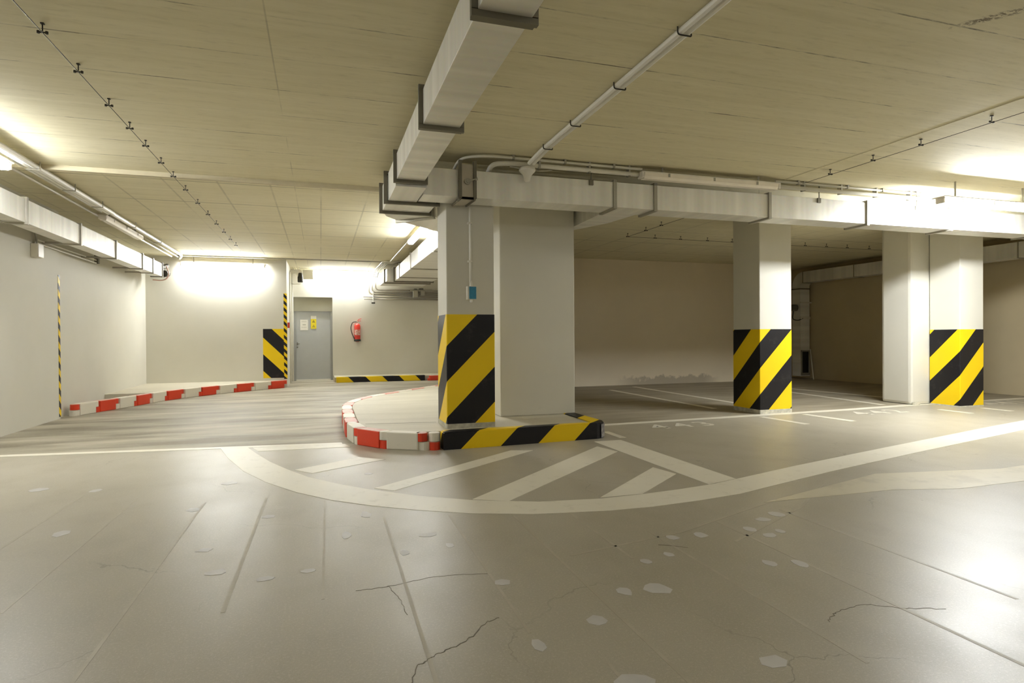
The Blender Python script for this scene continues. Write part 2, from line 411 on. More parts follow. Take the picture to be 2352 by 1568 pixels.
bayf = bpy.data.objects['floor_bay']; rampf = bpy.data.objects['floor_ramp']
o = obj('painted_line', lambda bm: ribbon(bm, [(-3.82,7.70),(-3.2,7.64),(.22,7.21)], [(-3.82,7.58),(-3.2,7.52),(.23,7.09)], .0025), PAINT, rampf); o['label'] = 'thin white line at the foot of the ramp'
o = obj('painted_line', lambda bm: ribbon(bm, [(3.3,7.49),(6.18,7.62),(8,7.70),(10,7.86),(13.0,7.92)], [(3.3,7.36),(6.18,7.48),(8,7.55),(10,7.71),(13.0,7.78)], .0025), PAINT, bayf); o['label'] = 'white line along the front of the bays'
for pts in ([(6.24,12.3),(6.22,8.5)], [(7.17,12.9),(7.08,8.5)], [(10.14,11.4),(10.37,8.92)], [(9.56,10.6),(9.24,7.95)]):
    obj('painted_line', lambda bm, pts=pts: prism(bm, strip(pts, .11), -.001, .002), PAINT, bayf)
# filler patches, joints and cracks: one surface pattern each
PT = [(-.64,3.79,.07,.05,4),(-.52,3.41,.075,.05,8),(-.28,3.24,.06,.035,7),(.84,2.82,.05,.045,6),(.80,2.2,.035,.05,7),(1.11,2.31,.065,.05,7),(1.36,2.54,.045,.05,8),(1.52,2.52,.075,.075,9),
      (1.99,3.13,.05,.06,8),(1.82,2.89,.04,.04,8),(1.65,2.84,.04,.04,8),(1.58,1.81,.08,.05,6),(2.53,3.11,.05,.05,8),(2.57,2.98,.06,.04,8),(2.25,2.61,.04,.05,8),(2.40,2.56,.045,.06,9),
      (.44,3.39,.035,.06,7),(.61,3.65,.07,.04,8),(.28,4.2,.045,.09,7),(.14,3.80,.04,.07,7),(-.74,5.5,.09,.07,7),(-.86,4.72,.06,.06,6),(-.34,4.37,.06,.05,7),(.39,5.47,.05,.05,6),(1.03,1.86,.10,.06,9),
      (-.07,3.28,.06,.03,7),(2.18,3.12,.05,.06,8),(2.91,3.32,.07,.07,9),(2.75,3.25,.06,.05,8),(2.68,3.02,.04,.04,8),(-2.18,5.76,.09,.07,7),(-1.72,5.57,.06,.07,7),(-1.55,4.41,.06,.07,6),(.7,3.42,.03,.05,7)]
def patches(bm):
    for x, y, rx, ry, n in PT:
        a0 = random.random()
        prism(bm, [(x+rx*.85*math.cos(a0+2*math.pi*k/n)*random.uniform(.7, 1.15), y+ry*.95*math.sin(a0+2*math.pi*k/n)*random.uniform(.7, 1.15)) for k in range(n)], -.001, .0012)
mark('repair_patches', patches, PATCH, 'pale filler patches scattered on the floor')
def joints(bm):
    for x, y0, y1, w in ((-1.78,3.6,5.4,.018),(-1.35,3.2,5.2,.012),(-.84,2.4,4.9,.016),(-.42,2.9,4.9,.02),(.0,2.9,4.7,.012),(.375,2.0,4.1,.016),(.8,2.3,4.0,.014),(1.21,1.7,3.9,.016),(1.60,2.9,4.0,.016),(1.9,1.7,3.3,.016),(2.42,1.3,3.3,.02),(3.0,1.9,3.4,.02),(.98,1.5,2.0,.012)):
        prism(bm, strip([(x, y0), (x+.01, (y0+y1)/2), (x+.02, y1)], w), -.001, .0008)
    for pts in ([(1.3,3.05),(2.1,3.2),(3.4,3.7)], [(2.3,2.95),(3.2,3.4),(3.9,3.9)]):
        prism(bm, strip(pts, .018), -.001, .0008)
mark('floor_joints', joints, JOINT, 'faint pale joint lines running along the lane')
def cracks(bm):
    def run(p, w, seg=6):
        out = []
        for a, b in zip(p, p[1:]):
            for k in range(seg):
                s = k/seg; out.append((a[0]+(b[0]-a[0])*s+random.uniform(-.006, .006), a[1]+(b[1]-a[1])*s+random.uniform(-.006, .006)))
        out.append(p[-1])
        for a, b in zip(out, out[1:]): prism(bm, strip([a, b], w*random.uniform(.5, 1.3)), -.001, .0010)
    run([(.28,2.06),(.33,2.2),(.38,2.24),(.44,2.27),(.50,2.30),(.57,2.35),(.66,2.45),(.72,2.47)], .004)
    run([(.35,2.62),(.34,2.8),(.30,2.95),(.15,2.95)], .0025); run([(.30,2.95),(.55,3.0),(.8,2.95)], .002)
    run([(2.02,2.0),(2.12,2.06),(2.3,2.08),(2.42,2.0),(2.6,1.93)], .0022, 9)
    run([(1.85,3.05),(1.98,2.95)], .006, 3)
mark('floor_cracks', cracks, CRACK, 'thin dark cracks in the floor')

# ---------------------------------------------------------------- pillars and piers
def pillar(label, x, y, w, d, ztop, zbase, band0, band1, off):
    t = thing('concrete_pillar', label, 'pillar', (x, y, zbase))
    obj('shaft', lambda bm: box(bm, 0, w, 0, d, 0, ztop-zbase-.003, .012), WALL, t)
    m = m_hazard('pillar_hazard_paint', .80, off)
    e = .003
    def band(bm):
        prism_ring(bm, w, d, e, band0-zbase, band1-zbase)
    obj('hazard_band', band, m, t, label='diagonal yellow and black stripes')
    obj('plinth', lambda bm: prism_ring(bm, w, d, .006, 0, band0-zbase), SKIRT, t)
    return t
def prism_ring(bm, w, d, e, z0, z1):
    c = .004
    def rg(k):
        return [(c, -k), (w-c, -k), (w+k, c), (w+k, d-c), (w-c, d+k), (c, d+k), (-k, d-c), (-k, c)]
    o, i = rg(e), rg(-.004)
    for z in (z0, z1): pass
    V = lambda p, z: bm.verts.new((p[0], p[1], z))
    ol = [V(p, z0) for p in o]; oh = [V(p, z1) for p in o]; il = [V(p, z0) for p in i]; ih = [V(p, z1) for p in i]
    n = 8
    for k in range(n):
        j = (k+1) % n
        bm.faces.new((ol[k], ol[j], oh[j], oh[k])); bm.faces.new((il[j], il[k], ih[k], ih[j]))
        bm.faces.new((oh[k], oh[j], ih[j], ih[k])); bm.faces.new((ol[j], ol[k], il[k], il[j]))
# stripes: value (x-y-z) in the pillar's own frame, black in the upper half of each period
pillar('square pale pillar with striped base standing on the traffic island', 1.345, 6.64, .555, .52, 3.0, .18, .235, 1.465, (1.11-.18)/.80+.5)
pillar('square pale pillar with striped base at the corner of bays 443 and 442', 6.415, 7.64, .60, .62, HC-.06, 0, .065, 1.305, 1.10/.80+.5)
pillar('square pale pillar with striped base farthest to the right', 10.08, 7.24, .54, .52, HC-.06, 0, .02, 1.29, .93/.8+.5)
def pier(label, x0, x1, y0, y1, z0, bev, ztop=HC):
    t = thing('concrete_pier', label, 'pillar', (x0, y0, z0))
    obj('shaft', lambda bm: box(bm, 0, x1-x0, 0, y1-y0, 0, ztop-z0-.003, bev), WALL, t)
    return t
pier('wide plain pale pier standing on the island beside the striped pillar', 2.20, 3.24, 7.42, 7.95, .18, .015)
p4 = pier('plain pale pier just behind the striped pillar farthest right', 9.67, 10.25, 7.78, 8.35, 0, .05, HC-.06)
obj('mortar_lump', lambda bm: box(bm, .02, .16, -.05, .0, 0, .05, .015), SKIRT, p4)

# ---------------------------------------------------------------- traffic island
def catmull(pts, n=10):
    P = [Vector(p) for p in pts]; P = [2*P[0]-P[1]]+P+[2*P[-1]-P[-2]]; out = []
    for i in range(1, len(P)-2):
        for k in range(n):
            s = k/n; a, b, c, d = P[i-1:i+3]
            out.append(.5*((2*b)+(c-a)*s+(2*a-5*b+4*c-d)*s*s+(3*b-a-3*c+d)*s**3))
    out.append(P[-2]); return out
class Path:
    def __init__(s, pts):
        s.p = catmull(pts); s.l = [0]
        for a, b in zip(s.p, s.p[1:]): s.l.append(s.l[-1]+(b-a).length)
    def at(s, d):
        d = max(0, min(s.l[-1]-1e-6, d))
        for i in range(len(s.p)-1):
            if s.l[i+1] >= d:
                f = (d-s.l[i])/(s.l[i+1]-s.l[i]); return s.p[i].lerp(s.p[i+1], f)
KH = .185
def kerb_block_mesh(bm, L, W=.15):
    """body with a lower tongue at its first end and an upper tongue at its second"""
    j = .105; r = .062
    box(bm, -L/2+j/2, L/2-j/2, -W/2, W/2, 0, KH, .012)
    lathe(bm, [(r, 0), (r, KH*.5-.002)], (-L/2, 0, 0), 18)
    box(bm, -L/2, -L/2+j/2+.01, -r*.97, r*.97, 0, KH*.5-.003)
    lathe(bm, [(r, KH*.5+.002), (r, KH-.006), (r-.006, KH)], (L/2, 0, 0), 18)
    box(bm, L/2-j/2-.01, L/2, -r*.97, r*.97, KH*.5+.003, KH-.003)
ORD = ['first', 'second', 'third', 'fourth', 'fifth', 'sixth', 'seventh', 'eighth', 'ninth', 'tenth', 'eleventh', 'twelfth']
def kerb_row(path, start, n, L, side, first, place, group):
    counts = {0: 0, 1: 0}
    for k in range(n):
        a, b = path.at(start+k*L), path.at(start+(k+1)*L)
        d = (b-a); ln = d.length; ang = math.atan2(d.y, d.x); nrm = Vector((-d.y, d.x)).normalized()*side*.078
        c = (a+b)/2+nrm
        kind = (first+k) % 2; counts[kind] += 1
        col = 'white' if kind == 0 else 'red'
        lab = f'{col} kerb block, {ORD[counts[kind]-1]} {col} one {place}'
        o = obj('kerb_block', lambda bm: kerb_block_mesh(bm, ln), WHT if kind == 0 else RED, loc=(c.x, c.y, .0))
        o.rotation_euler = (0, 0, ang)
        tag(o, lab, 'kerb', group)
def half_post(bm, z0, z1, r=.062): lathe(bm, [(r, z0), (r, z1-.005), (r-.006, z1)], (0, 0, 0), 18)
island_path = Path([(1.10,6.37),(.83,6.46),(.55,6.73),(.32,7.12),(.275,7.6),(.275,8.5),(.29,9.4),(.38,10.0),(.67,10.75),(1.28,11.6),(2.37,12.95),(2.95,13.65)])
nb = int((island_path.l[-1]-.05)//.485)
kerb_row(island_path, .08, nb, .485, -1, 0, 'counted round the island from its striped front kerb', 'red and white kerb blocks round the traffic island')
p0 = island_path.at(.08); 
o = obj('kerb_stub', lambda bm: half_post(bm, KH*.5+.002, KH), RED, loc=(p0.x+.005, p0.y+.075, 0)); tag(o, 'red stub on top of the joint at the front of the island kerb', 'kerb')
kp = thing('kerb_post', 'short round kerb post, white over red, touching the black end of the island kerb', 'kerb', (p0.x+.135, p0.y+.04, 0))
obj('upper_half', lambda bm: half_post(bm, KH*.5+.002, KH), WHT, kp, label='white upper half'); obj('lower_half', lambda bm: half_post(bm, 0, KH*.5-.002), RED, kp, label='red lower half')
left_path = Path([(-3.69,11.16),(-3.54,11.62),(-3.24,12.40),(-2.82,13.55),(-2.16,14.52),(-1.5,15.2),(-.80,15.83)])
n = 12; L = (left_path.l[-1]-.06)/n
kerb_row(left_path, .04, n, L, 1, 0, 'in the curved row from the left wall', 'red and white kerb blocks along the left ledge')
q0 = left_path.at(.04)
o = obj('kerb_stub', lambda bm: half_post(bm, KH*.5+.002, KH), RED, loc=(q0.x-.06, q0.y+.03, 0)); tag(o, 'red stub starting the curved kerb row by the left wall', 'kerb')
# concrete fill of the island
fill = [(v.x, v.y) for v in island_path.p]
def offset_in(pts, d):
    out = []
    for i, p in enumerate(pts):
        a = Vector(pts[max(i-1, 0)]); b = Vector(pts[min(i+1, len(pts)-1)]); t_ = (b-a).normalized(); out.append((p[0]+t_.y*d, p[1]-t_.x*d))
    return out
fin = offset_in(fill, .16)
fin = [p for p in fin if p[1] > 6.55 or p[0] < 1.0]
isl = obj('traffic_island', lambda bm: prism(bm, [(3.07, 6.53), (1.12, 6.53)]+fin+[(2.98, 13.4), (2.98, 7.96), (3.24, 7.96), (3.24, 7.5), (3.07, 7.5)], 0, .18), ISLC)
tag(isl, 'low concrete traffic island under the striped pillar and the wide pier', 'traffic island')
obj('island_joint', lambda bm: prism(bm, strip([(.50,7.36),(.9,7.30),(1.33,7.24)], .012), .179, .1812), CRACK, isl)
HZK = m_hazard('kerb_hazard_paint', .86, 0.79, wear=.2)
def hk(bm):
    pts = [(0,0)]+[(1.78, .10)]
    cx, cy = 1.82, .29
    pts += [(cx+.19*math.cos(a), cy+.19*math.sin(a)) for a in [math.radians(v) for v in (-80,-60,-40,-20,0)]]
    pts += [(2.0, 1.16), (1.825, 1.16), (1.825, .175), (0, .175)]
    prism(bm, pts, 0, .19)
    es = [e for e in bm.edges if all(abs(v.co.z-.19) < 1e-5 for v in e.verts)]
    bmesh.ops.bevel(bm, geom=es, offset=.012, segments=2, affect='EDGES')
hz = obj('hazard_kerb', hk, HZK, loc=(1.245, 6.35, 0)); tag(hz, 'low kerb with yellow and black diagonals edging the front of the traffic island', 'kerb')
obj('wrapped_corner', lambda bm: lathe(bm, [(.20, 0.01), (.20, .165)], (1.82, .29, 0), 10, math.radians(-62), math.radians(10)), plain('foil_wrap', (.30, .29, .31), .35, .5, .5, 25), hz)

# ---------------------------------------------------------------- hazard marks on the walls
HZW = m_hazard('wall_hazard_paint', .80, .0, 1, 1, 1, .15)
o = obj('hazard_panel', lambda bm: box(bm, 0, .50, -.004, 0, 0, 1.21), m_hazard('wall_hazard_paint', .82, -.72, 1, 0, 1, .15), bpy.data.objects['wall_back_left'], loc=(-1.35, 15.95, .24))
o['label'] = 'yellow and black diagonals painted on the wall corner'
tp = m_hazard('tape_stripes', .20, 0, 1, 1, 1, .1)
def lwrap(h):
    return lambda bm: (box(bm, 0, .005, -.055, .005, 0, h), box(bm, -.05, 0, 0, .005, 0, h))
o = obj('warning_tape', lwrap(2.17), tp, loc=(-3.82, 10.92, .03)); tag(o, 'narrow yellow and black tape down the left wall corner', 'warning tape')
o = obj('warning_tape', lambda bm: (box(bm, -.07, .006, -.012, 0, 0, 2.12), box(bm, 0, .006, -.001, .05, 0, 2.12)), m_hazard('tape_stripes', .17, 0, 1, 1, 1, .1), loc=(-.80, 15.95, .21)); tag(o, 'narrow yellow and black tape down the wall corner beside the door', 'warning tape')

# ---------------------------------------------------------------- back kerb by the extinguisher
o = obj('hazard_kerb', lambda bm: (box(bm, 0, 2.42, 0, .18, 0, .15, .01)), m_hazard('kerb_hazard_paint', .92, .0, 1, 1, 1, .15), loc=(.40, 17.05, 0)); tag(o, 'low yellow and black kerb below the fire extinguisher', 'kerb')
struct('floor_ledge', lambda bm: box(bm, .36, 3.5, 17.23, 18.15, 0, .13), ISLC, 'raised concrete ledge under the fire extinguisher')
def rest(name, x, y, mat, label, rz=0, L=.28):
    o = obj(name, lambda bm: (box(bm, -L/2, L/2, -.07, .07, 0, .14, .012), lathe(bm, [(.06, 0), (.06, .07)], (-L/2, 0, 0), 14), lathe(bm, [(.06, .075), (.06, .14)], (L/2, 0, 0), 14)), mat, loc=(x, y, 0))
    o.rotation_euler = (0, 0, rz); return tag(o, label, 'kerb', 'kerb blocks at the end of the back kerb')
rest('kerb_block', 3.06, 17.02, RED, 'red kerb block at the right end of the back yellow and black kerb', .15, .24)
rest('kerb_block', 3.40, 16.90, WHT, 'white kerb block at the far end of the back kerb, half behind the pillar', -.1, .2)

# ---------------------------------------------------------------- door
d1 = bpy.data.objects.new('door_1', None); C.objects.link(d1); d1.location = (-.20, 18.22, 0); d1['kind'] = 'structure'; d1['label'] = 'grey metal door with two notices'
obj('leaf', lambda bm: box(bm, -.47, .47, .02, .07, .04, 1.99, .004), DOORM, d1)
for sx in (-1, 1): obj('jamb', lambda bm: box(bm, sx*.50-.03, sx*.50+.03, 0, .10, 0, 1.99), FRAMEM, d1)
obj('transom_panel', lambda bm: box(bm, -.53, .53, -.02, .10, 1.99, 2.39), LINTEL, d1)
obj('threshold', lambda bm: box(bm, -.47, .47, 0, .12, 0, .04), PVCW, d1)
def hnd(bm):
    box(bm, -.45, -.42, .008, .022, 1.02, 1.10, .004); tube(bm, [(-.435, .012, 1.06), (-.435, -.03, 1.06), (-.37, -.03, 1.06)], .009)
obj('door_handle', hnd, FLG, d1)
obj('lock', lambda bm: lathe(bm, [(.02, 0), (.02, .01)], (0, 0, 0), 14), FLG, d1, loc=(-.435, .02, .96)).rotation_euler = (math.radians(90), 0, 0)
pn = thing('notice', 'white paper notice taped to the grey door', 'notice', (-.45, 18.237, 1.60))
obj('sheet', lambda bm: box(bm, -.105, .105, -.003, 0, -.15, .15), PAPER, pn)
GP = plain('grey_print', (.5, .48, .42), .6)
for a, b, z0, z1 in ((-.07, .07, .10, .107), (-.07, .07, .08, .087), (-.04, .05, -.01, .02), (-.07, .07, -.06, -.053), (-.07, .07, -.08, -.073)): obj('printed_line', lambda bm: box(bm, a, b, -.0036, -.003, z0, z1), GP, pn)
sn = thing('warning_sign', 'yellow warning sign with two symbols on the grey door', 'sign', (-.19, 18.237, 1.67))
obj('plate', lambda bm: box(bm, -.075, .075, -.004, 0, -.18, .10, .004), SIGNY, sn)
obj('header', lambda bm: box(bm, -.075, .075, -.004, 0, .105, .19), PAPER, sn)
def sym(bm, zc):
    if 1:
        tri = [(-.045, zc-.04), (.045, zc-.04), (0, zc+.045)]
        lo = [bm.verts.new((x, -.0052, z)) for x, z in tri]; hi = [bm.verts.new((x, -.004, z)) for x, z in tri]
        bm.faces.new(lo); bm.faces.new(hi[::-1])
        for i in range(3): bm.faces.new((lo[i], lo[(i+1) % 3], hi[(i+1) % 3], hi[i]))
SYM = plain('symbol_olive', (.42, .33, .03), .5)
for zc in (.035, -.10): obj('symbol', lambda bm: sym(bm, zc), SYM, sn)

# ---------------------------------------------------------------- fire extinguisher
fe = thing('fire_extinguisher', 'red fire extinguisher hanging on the wall right of the door', 'fire extinguisher', (1.02, 18.06, 1.13))
obj('cylinder', lambda bm: lathe(bm, [(.085, .03), (.088, .05), (.088, .42), (.078, .47), (.04, .505), (.03, .51)], n=24), ERED, fe, smooth=True)
obj('foot_ring', lambda bm: lathe(bm, [(.088, -.01), (.095, 0), (.095, .045), (.088, .05)], n=24), DARKR, fe)
obj('label_panel', lambda bm: lathe(bm, [(.0895, .17), (.0895, .33)], n=14, a0=math.radians(-150), a1=math.radians(-30)), m_worn('extinguisher_label', (.75, .60, .55), (.62, .10, .08), .9, .46, .4, 22), fe)
obj('valve', lambda bm: (lathe(bm, [(.026, .505), (.026, .56), (.018, .57)], n=14), box(bm, -.02, .02, -.03, .03, .56, .585, .004)), PVC, fe)
obj('lever', lambda bm: tube(bm, [(0, -.01, .585), (.05, -.06, .63), (.11, -.08, .645)], .009), ERED, fe); obj('grip', lambda bm: tube(bm, [(0, -.01, .57), (.06, -.07, .585), (.10, -.08, .58)], .008), ERED, fe)
obj('hose', lambda bm: tube(bm, rounded([(-.02, -.01, .555), (-.14, -.03, .545), (-.185, -.03, .40), (-.165, -.03, .25), (-.09, -.05, .06)], .14), .012), DARKR, fe, smooth=True)
obj('wall_bracket', lambda bm: box(bm, -.03, .03, .06, .088, .30, .52), ERED, fe); obj('wall_bracket', lambda bm: box(bm, -.05, .05, .03, .088, -.02, .0), ERED, fe)

# ---------------------------------------------------------------- fluorescent lights
def light(label, x, y, L, axis, on, ztop=3.10, group='fluorescent ceiling lights', lamp=None, shade=False):
    t = thing('fluorescent_light', label, 'light', (x, y, ztop), 0 if axis == 'x' else math.pi/2, group)
    obj('housing', lambda bm: box(bm, -L/2, L/2, -.06, .06, -.016, 0, .006), LAMPBASE, t)
    def dif(bm):
        prof = [(-.057, -.015), (-.054, -.055), (-.036, -.082), (.036, -.082), (.054, -.055), (.057, -.015)]
        a = [bm.verts.new((-L/2+.03, y_, z_)) for y_, z_ in prof]; b = [bm.verts.new((L/2-.03, y_, z_)) for y_, z_ in prof]
        bm.faces.new(a); bm.faces.new(b[::-1])
        for i in range(6): bm.faces.new((a[i], a[(i+1) % 6], b[(i+1) % 6], b[i]))
    obj('diffuser', dif, (lamp or LAMP_ON) if on else LAMP_OFF, t, label='glowing diffuser' if on else 'unlit clear diffuser')
    if shade: obj('added_shade', lambda bm: box(bm, -L/2-.02, L/2+.02, -shade, shade, -.003, .012, .004), LAMPBASE, t)  # plate added on top of the lamp to cut its upward light
    for s in (-1, 1):
        obj('end_cap', lambda bm: box(bm, s*(L/2-.012)-.016, s*(L/2-.012)+.016, -.056, .056, -.074, -.002, .01), LAMPBASE, t)
    for k in range(3):
        xx = (-.32+.32*k)*L
        for s in (-1, 1): obj('clip', lambda bm: box(bm, xx-.012, xx+.012, s*.06-.003, s*.06+.003, -.05, -.01), FLGL, t)
    for s in (-.35, .35):
        obj('mounting_rod', lambda bm: tube(bm, [(s*L, 0, 0), (s*L, 0, HC-ztop)], .012), FLGL, t)
    return t
light('unlit strip light under the ceiling above the cross duct', 4.49, 6.17, 1.93, 'x', False)
light('glowing strip light at the right end of the cross duct', 8.42, 5.66, 1.78, 'x', True, 2.945, lamp=LAMP_BRIGHT, shade=.095)
light('glowing strip light along the left wall, mostly out of view', -3.16, 6.82, 1.75, 'y', True, 3.08, shade=.07)
light('unlit strip light along the left wall', -3.13, 11.55, 2.0, 'y', False, 3.10)
light('glowing strip light on top of the left back wall', -2.2, 15.83, 1.85, 'x', True, 3.01, shade=.085)
light('glowing strip light above the grey door', .68, 18.03, 1.9, 'x', True, 3.12, shade=.085)
light('glowing strip light beside the far duct behind the pillar', 1.68, 10.55, 2.4, 'y', True, 3.10, lamp=LAMP_FAR)
for x, y, ax in ((-3.13, 1.5, 'y'), (-2.2, -1.6, 'x'), (1.6, -1.6, 'x'), (5.6, -1.6, 'x'), (9.6, -1.6, 'x'), (12.2, 1.8, 'y'), (1.6, -5.0, 'x'), (7.6, -5.0, 'x')):
    light('added fill strip light out of view over the drive lane', x, y, 1.9, ax, True, 3.10, 'added fill lights out of view', LAMP_FILL)  # added lamps outside the view, brightening the near floor and ceiling

# ---------------------------------------------------------------- ducts
def flange(bm, axis, c, a0, a1, b0, b1, w=.035, h=.032):
    """rectangular frame round a duct; axis 'y': a=x range, b=z range; axis 'x': a=y range"""
    def bx(p0, p1, q0, q1):
        if axis == 'y': box(bm, p0, p1, c-w/2, c+w/2, q0, q1)
        elif axis == 'x': box(bm, c-w/2, c+w/2, p0, p1, q0, q1)
        else: box(bm, p0, p1, q0, q1, c-w/2, c+w/2)
    bx(a0-h, a1+h, b0-h, b0+.004); bx(a0-h, a1+h, b1-.004, b1+h); bx(a0-h, a0+.004, b0, b1); bx(a1-.004, a1+h, b0, b1)
ZB, ZT = 2.70, 2.99
# near duct running towards the viewer, its elbow and the far duct: one run
da = thing('ventilation_duct', 'square sheet metal duct running overhead from the viewer to the pillar', 'duct', (.855, 4.0, ZB))
def L_(fn): return lambda bm: (fn(bm), bmesh.ops.translate(bm, verts=bm.verts, vec=(-.855, -4.0, -ZB)))
AX0, AX1 = .722, .995
ys = [-3.0, -.3, 1.3, 2.80, 4.40, 5.98]
for a, b in zip(ys, ys[1:]):
    obj('duct_section', L_(lambda bm: box(bm, AX0, AX1, a, b, ZB+.055, ZT+.02, .004)), METY, da)
for y in ys[1:]:
    obj('flange', L_(lambda bm: (flange(bm, 'y', y-.018, AX0, AX1, ZB+.055, ZT+.02, .03), flange(bm, 'y', y+.02, AX0, AX1, ZB+.055, ZT+.02, .028, .024))), FLG, da)
obj('duct_section', L_(lambda bm: box(bm, .715, 1.02, 6.0, 6.66, ZB, ZT+.01, .003)), METX, da)
obj('flange', L_(lambda bm: flange(bm, 'y', 6.68, .70, 1.25, ZB, ZT)), FLG, da)
obj('duct_section', L_(lambda bm: box(bm, .705, 1.25, 6.70, 7.19, ZB, ZT, .003)), METX, da)
obj('flange', L_(lambda bm: flange(bm, 'y', 7.21, .70, 1.25, ZB, ZT)), FLG, da)
def q4(x0, y0, x1, y1): return [(x0, y0, ZB), (x1, y1, ZB), (x1, y1, ZT), (x0, y0, ZT)]
obj('duct_bend', L_(lambda bm: (loft(bm, q4(.71, 7.22, 1.25, 7.22), q4(.78, 7.52, 1.28, 7.30)), loft(bm, q4(.78, 7.52, 1.28, 7.30), q4(.94, 7.74, 1.32, 7.38)))), METX, da)
obj('flange', L_(lambda bm: loft(bm, [(.92,7.76,ZB-.03),(1.34,7.36,ZB-.03),(1.34,7.36,ZT+.03),(.92,7.76,ZT+.03)], [(.945,7.785,ZB-.03),(1.365,7.385,ZB-.03),(1.365,7.385,ZT+.03),(.945,7.785,ZT+.03)])), FLGL, da)
obj('duct_bend', L_(lambda bm: loft(bm, q4(.96, 7.78, 1.36, 7.40), q4(1.86, 8.70, 2.18, 8.40))), METX, da)
df = thing('ventilation_duct', 'sheet metal duct far back behind the pillar, above the wall pipes', 'duct', (2.3, 12, ZB))
def F_(fn): return lambda bm: (fn(bm), bmesh.ops.translate(bm, verts=bm.verts, vec=(-2.3, -12, -ZB)))
ys = [8.75, 10.3, 13.0, 14.9, 15.9]
for a, b in zip(ys, ys[1:]):
    obj('duct_section', F_(lambda bm: box(bm, 1.86, 2.85, a, b, ZB, 3.02, .004)), METY, df)
for y in ys[1:-1]:
    obj('flange', F_(lambda bm: flange(bm, 'y', y, 1.86, 2.85, ZB, 3.02, .03, .02)), FLGL, df)
obj('flange', F_(lambda bm: flange(bm, 'y', 15.92, 1.86, 2.85, ZB, 3.02, .035)), FLG, df)
obj('duct_section', F_(lambda bm: box(bm, 1.66, 2.85, 15.94, 16.5, ZB, 3.02, .004)), METX, df)
obj('flange', F_(lambda bm: flange(bm, 'y', 16.4, 1.66, 2.85, ZB, 3.02, .03)), FLG, df)
obj('duct_section', F_(lambda bm: box(bm, 1.62, 2.85, 16.5, 17.5, ZB, 3.02, .004)), METY, df)
# cross duct
db = thing('ventilation_duct', 'long sheet metal duct crossing in front of the pillars, with a grey damper', 'duct', (4, 6.45, ZB))
def B_(fn): return lambda bm: (fn(bm), bmesh.ops.translate(bm, verts=bm.verts, vec=(-4, -6.45, -ZB)))
YF, YB = 6.275, 6.615
xs = [1.02, 3.25, 3.78, 5.42, 7.02, 8.55, 10.35, 12.5]
for i, (a, b) in enumerate(zip(xs, xs[1:])):
    obj('duct_section', B_(lambda bm: box(bm, a+.012, b-.012, YF, YB, ZB, ZT, .004)), METX, db)
for x in xs[1:-1]:
    obj('flange', B_(lambda bm: flange(bm, 'x', x, YF, YB, ZB, ZT, .04, .022)), FLGL, db)
obj('branch', B_(lambda bm: loft(bm, [(3.26, YB, ZB), (3.70, YB, ZB), (3.70, YB, ZT), (3.26, YB, ZT)], [(3.30, 8.0, ZB), (3.62, 7.2, ZB), (3.62, 7.2, ZT), (3.30, 8.0, ZT)])), METY, db)
dm = obj('damper', B_(lambda bm: (box(bm, 1.43, 1.57, YF-.03, YF, ZB-.022, ZT+.05), box(bm, 1.42, 1.58, YF-.03, YB, ZB-.022, ZB-.002))), plain('damper_grey', (.52, .48, .40), .45, .3), db)
for xx in (1.42, 1.58):
    obj('rail', B_(lambda bm: box(bm, xx-.015, xx+.015, YF-.055, YF, ZB-.02, ZT+.09)), FLG, dm)
    obj('strut', B_(lambda bm: tube(bm, [(xx, YF-.03, ZB-.03), (xx-.02, YB-.05, ZB-.03)], .011)), FLG, dm)
def knob(bm):
    tube(bm, [(1.50, YF-.03, 2.86), (1.50, YF-.05, 2.86)], .035, 16); tube(bm, [(1.50, YF-.05, 2.86), (1.50, YF-.065, 2.86)], .018, 12)
    tube(bm, [(1.50, YF-.055, 2.86), (1.585, YF-.06, 2.885)], .009); tube(bm, [(1.575, YF-.06, 2.88), (1.60, YF-.06, 2.89)], .016)
obj('lever', B_(knob), FLGL, dm)
for x in (2.95, 6.2, 7.9):
    obj('hanger', B_(lambda bm: (tube(bm, [(x, YF-.012, ZT-.02), (x, YF-.012, HC)], .007), box(bm, x-.025, x+.025, YF-.02, YF, ZT-.06, ZT+.0))), FLG, db)
# left duct
dl = thing('ventilation_duct', 'sheet metal duct high along the left wall', 'duct', (-3.53, 9, 2.61))
def G_(fn): return lambda bm: (fn(bm), bmesh.ops.translate(bm, verts=bm.verts, vec=(3.53, -9, -2.61)))
ys = [0, 3.0, 5.8, 8.63, 10.34, 11.95, 13.57, 14.35, 15.1]
for a, b in zip(ys, ys[1:]):
    obj('duct_section', G_(lambda bm: box(bm, -3.56, -3.35, a, b, 2.61, 2.895, .004)), METY, dl)
for y in ys[1:-1]:
    obj('flange', G_(lambda bm: flange(bm, 'y', y, -3.56, -3.35, 2.61, 2.895, .05, .02)), FLGL, dl)
obj('end_frame', G_(lambda bm: flange(bm, 'y', 15.12, -3.56, -3.35, 2.61, 2.895, .03, .02)), FLG, dl)
for y in ys[3:-1]:
    obj('bracket', G_(lambda bm: box(bm, -3.86, -3.56, y-.02, y+.02, 2.60, 2.63)), FLGL, dl)
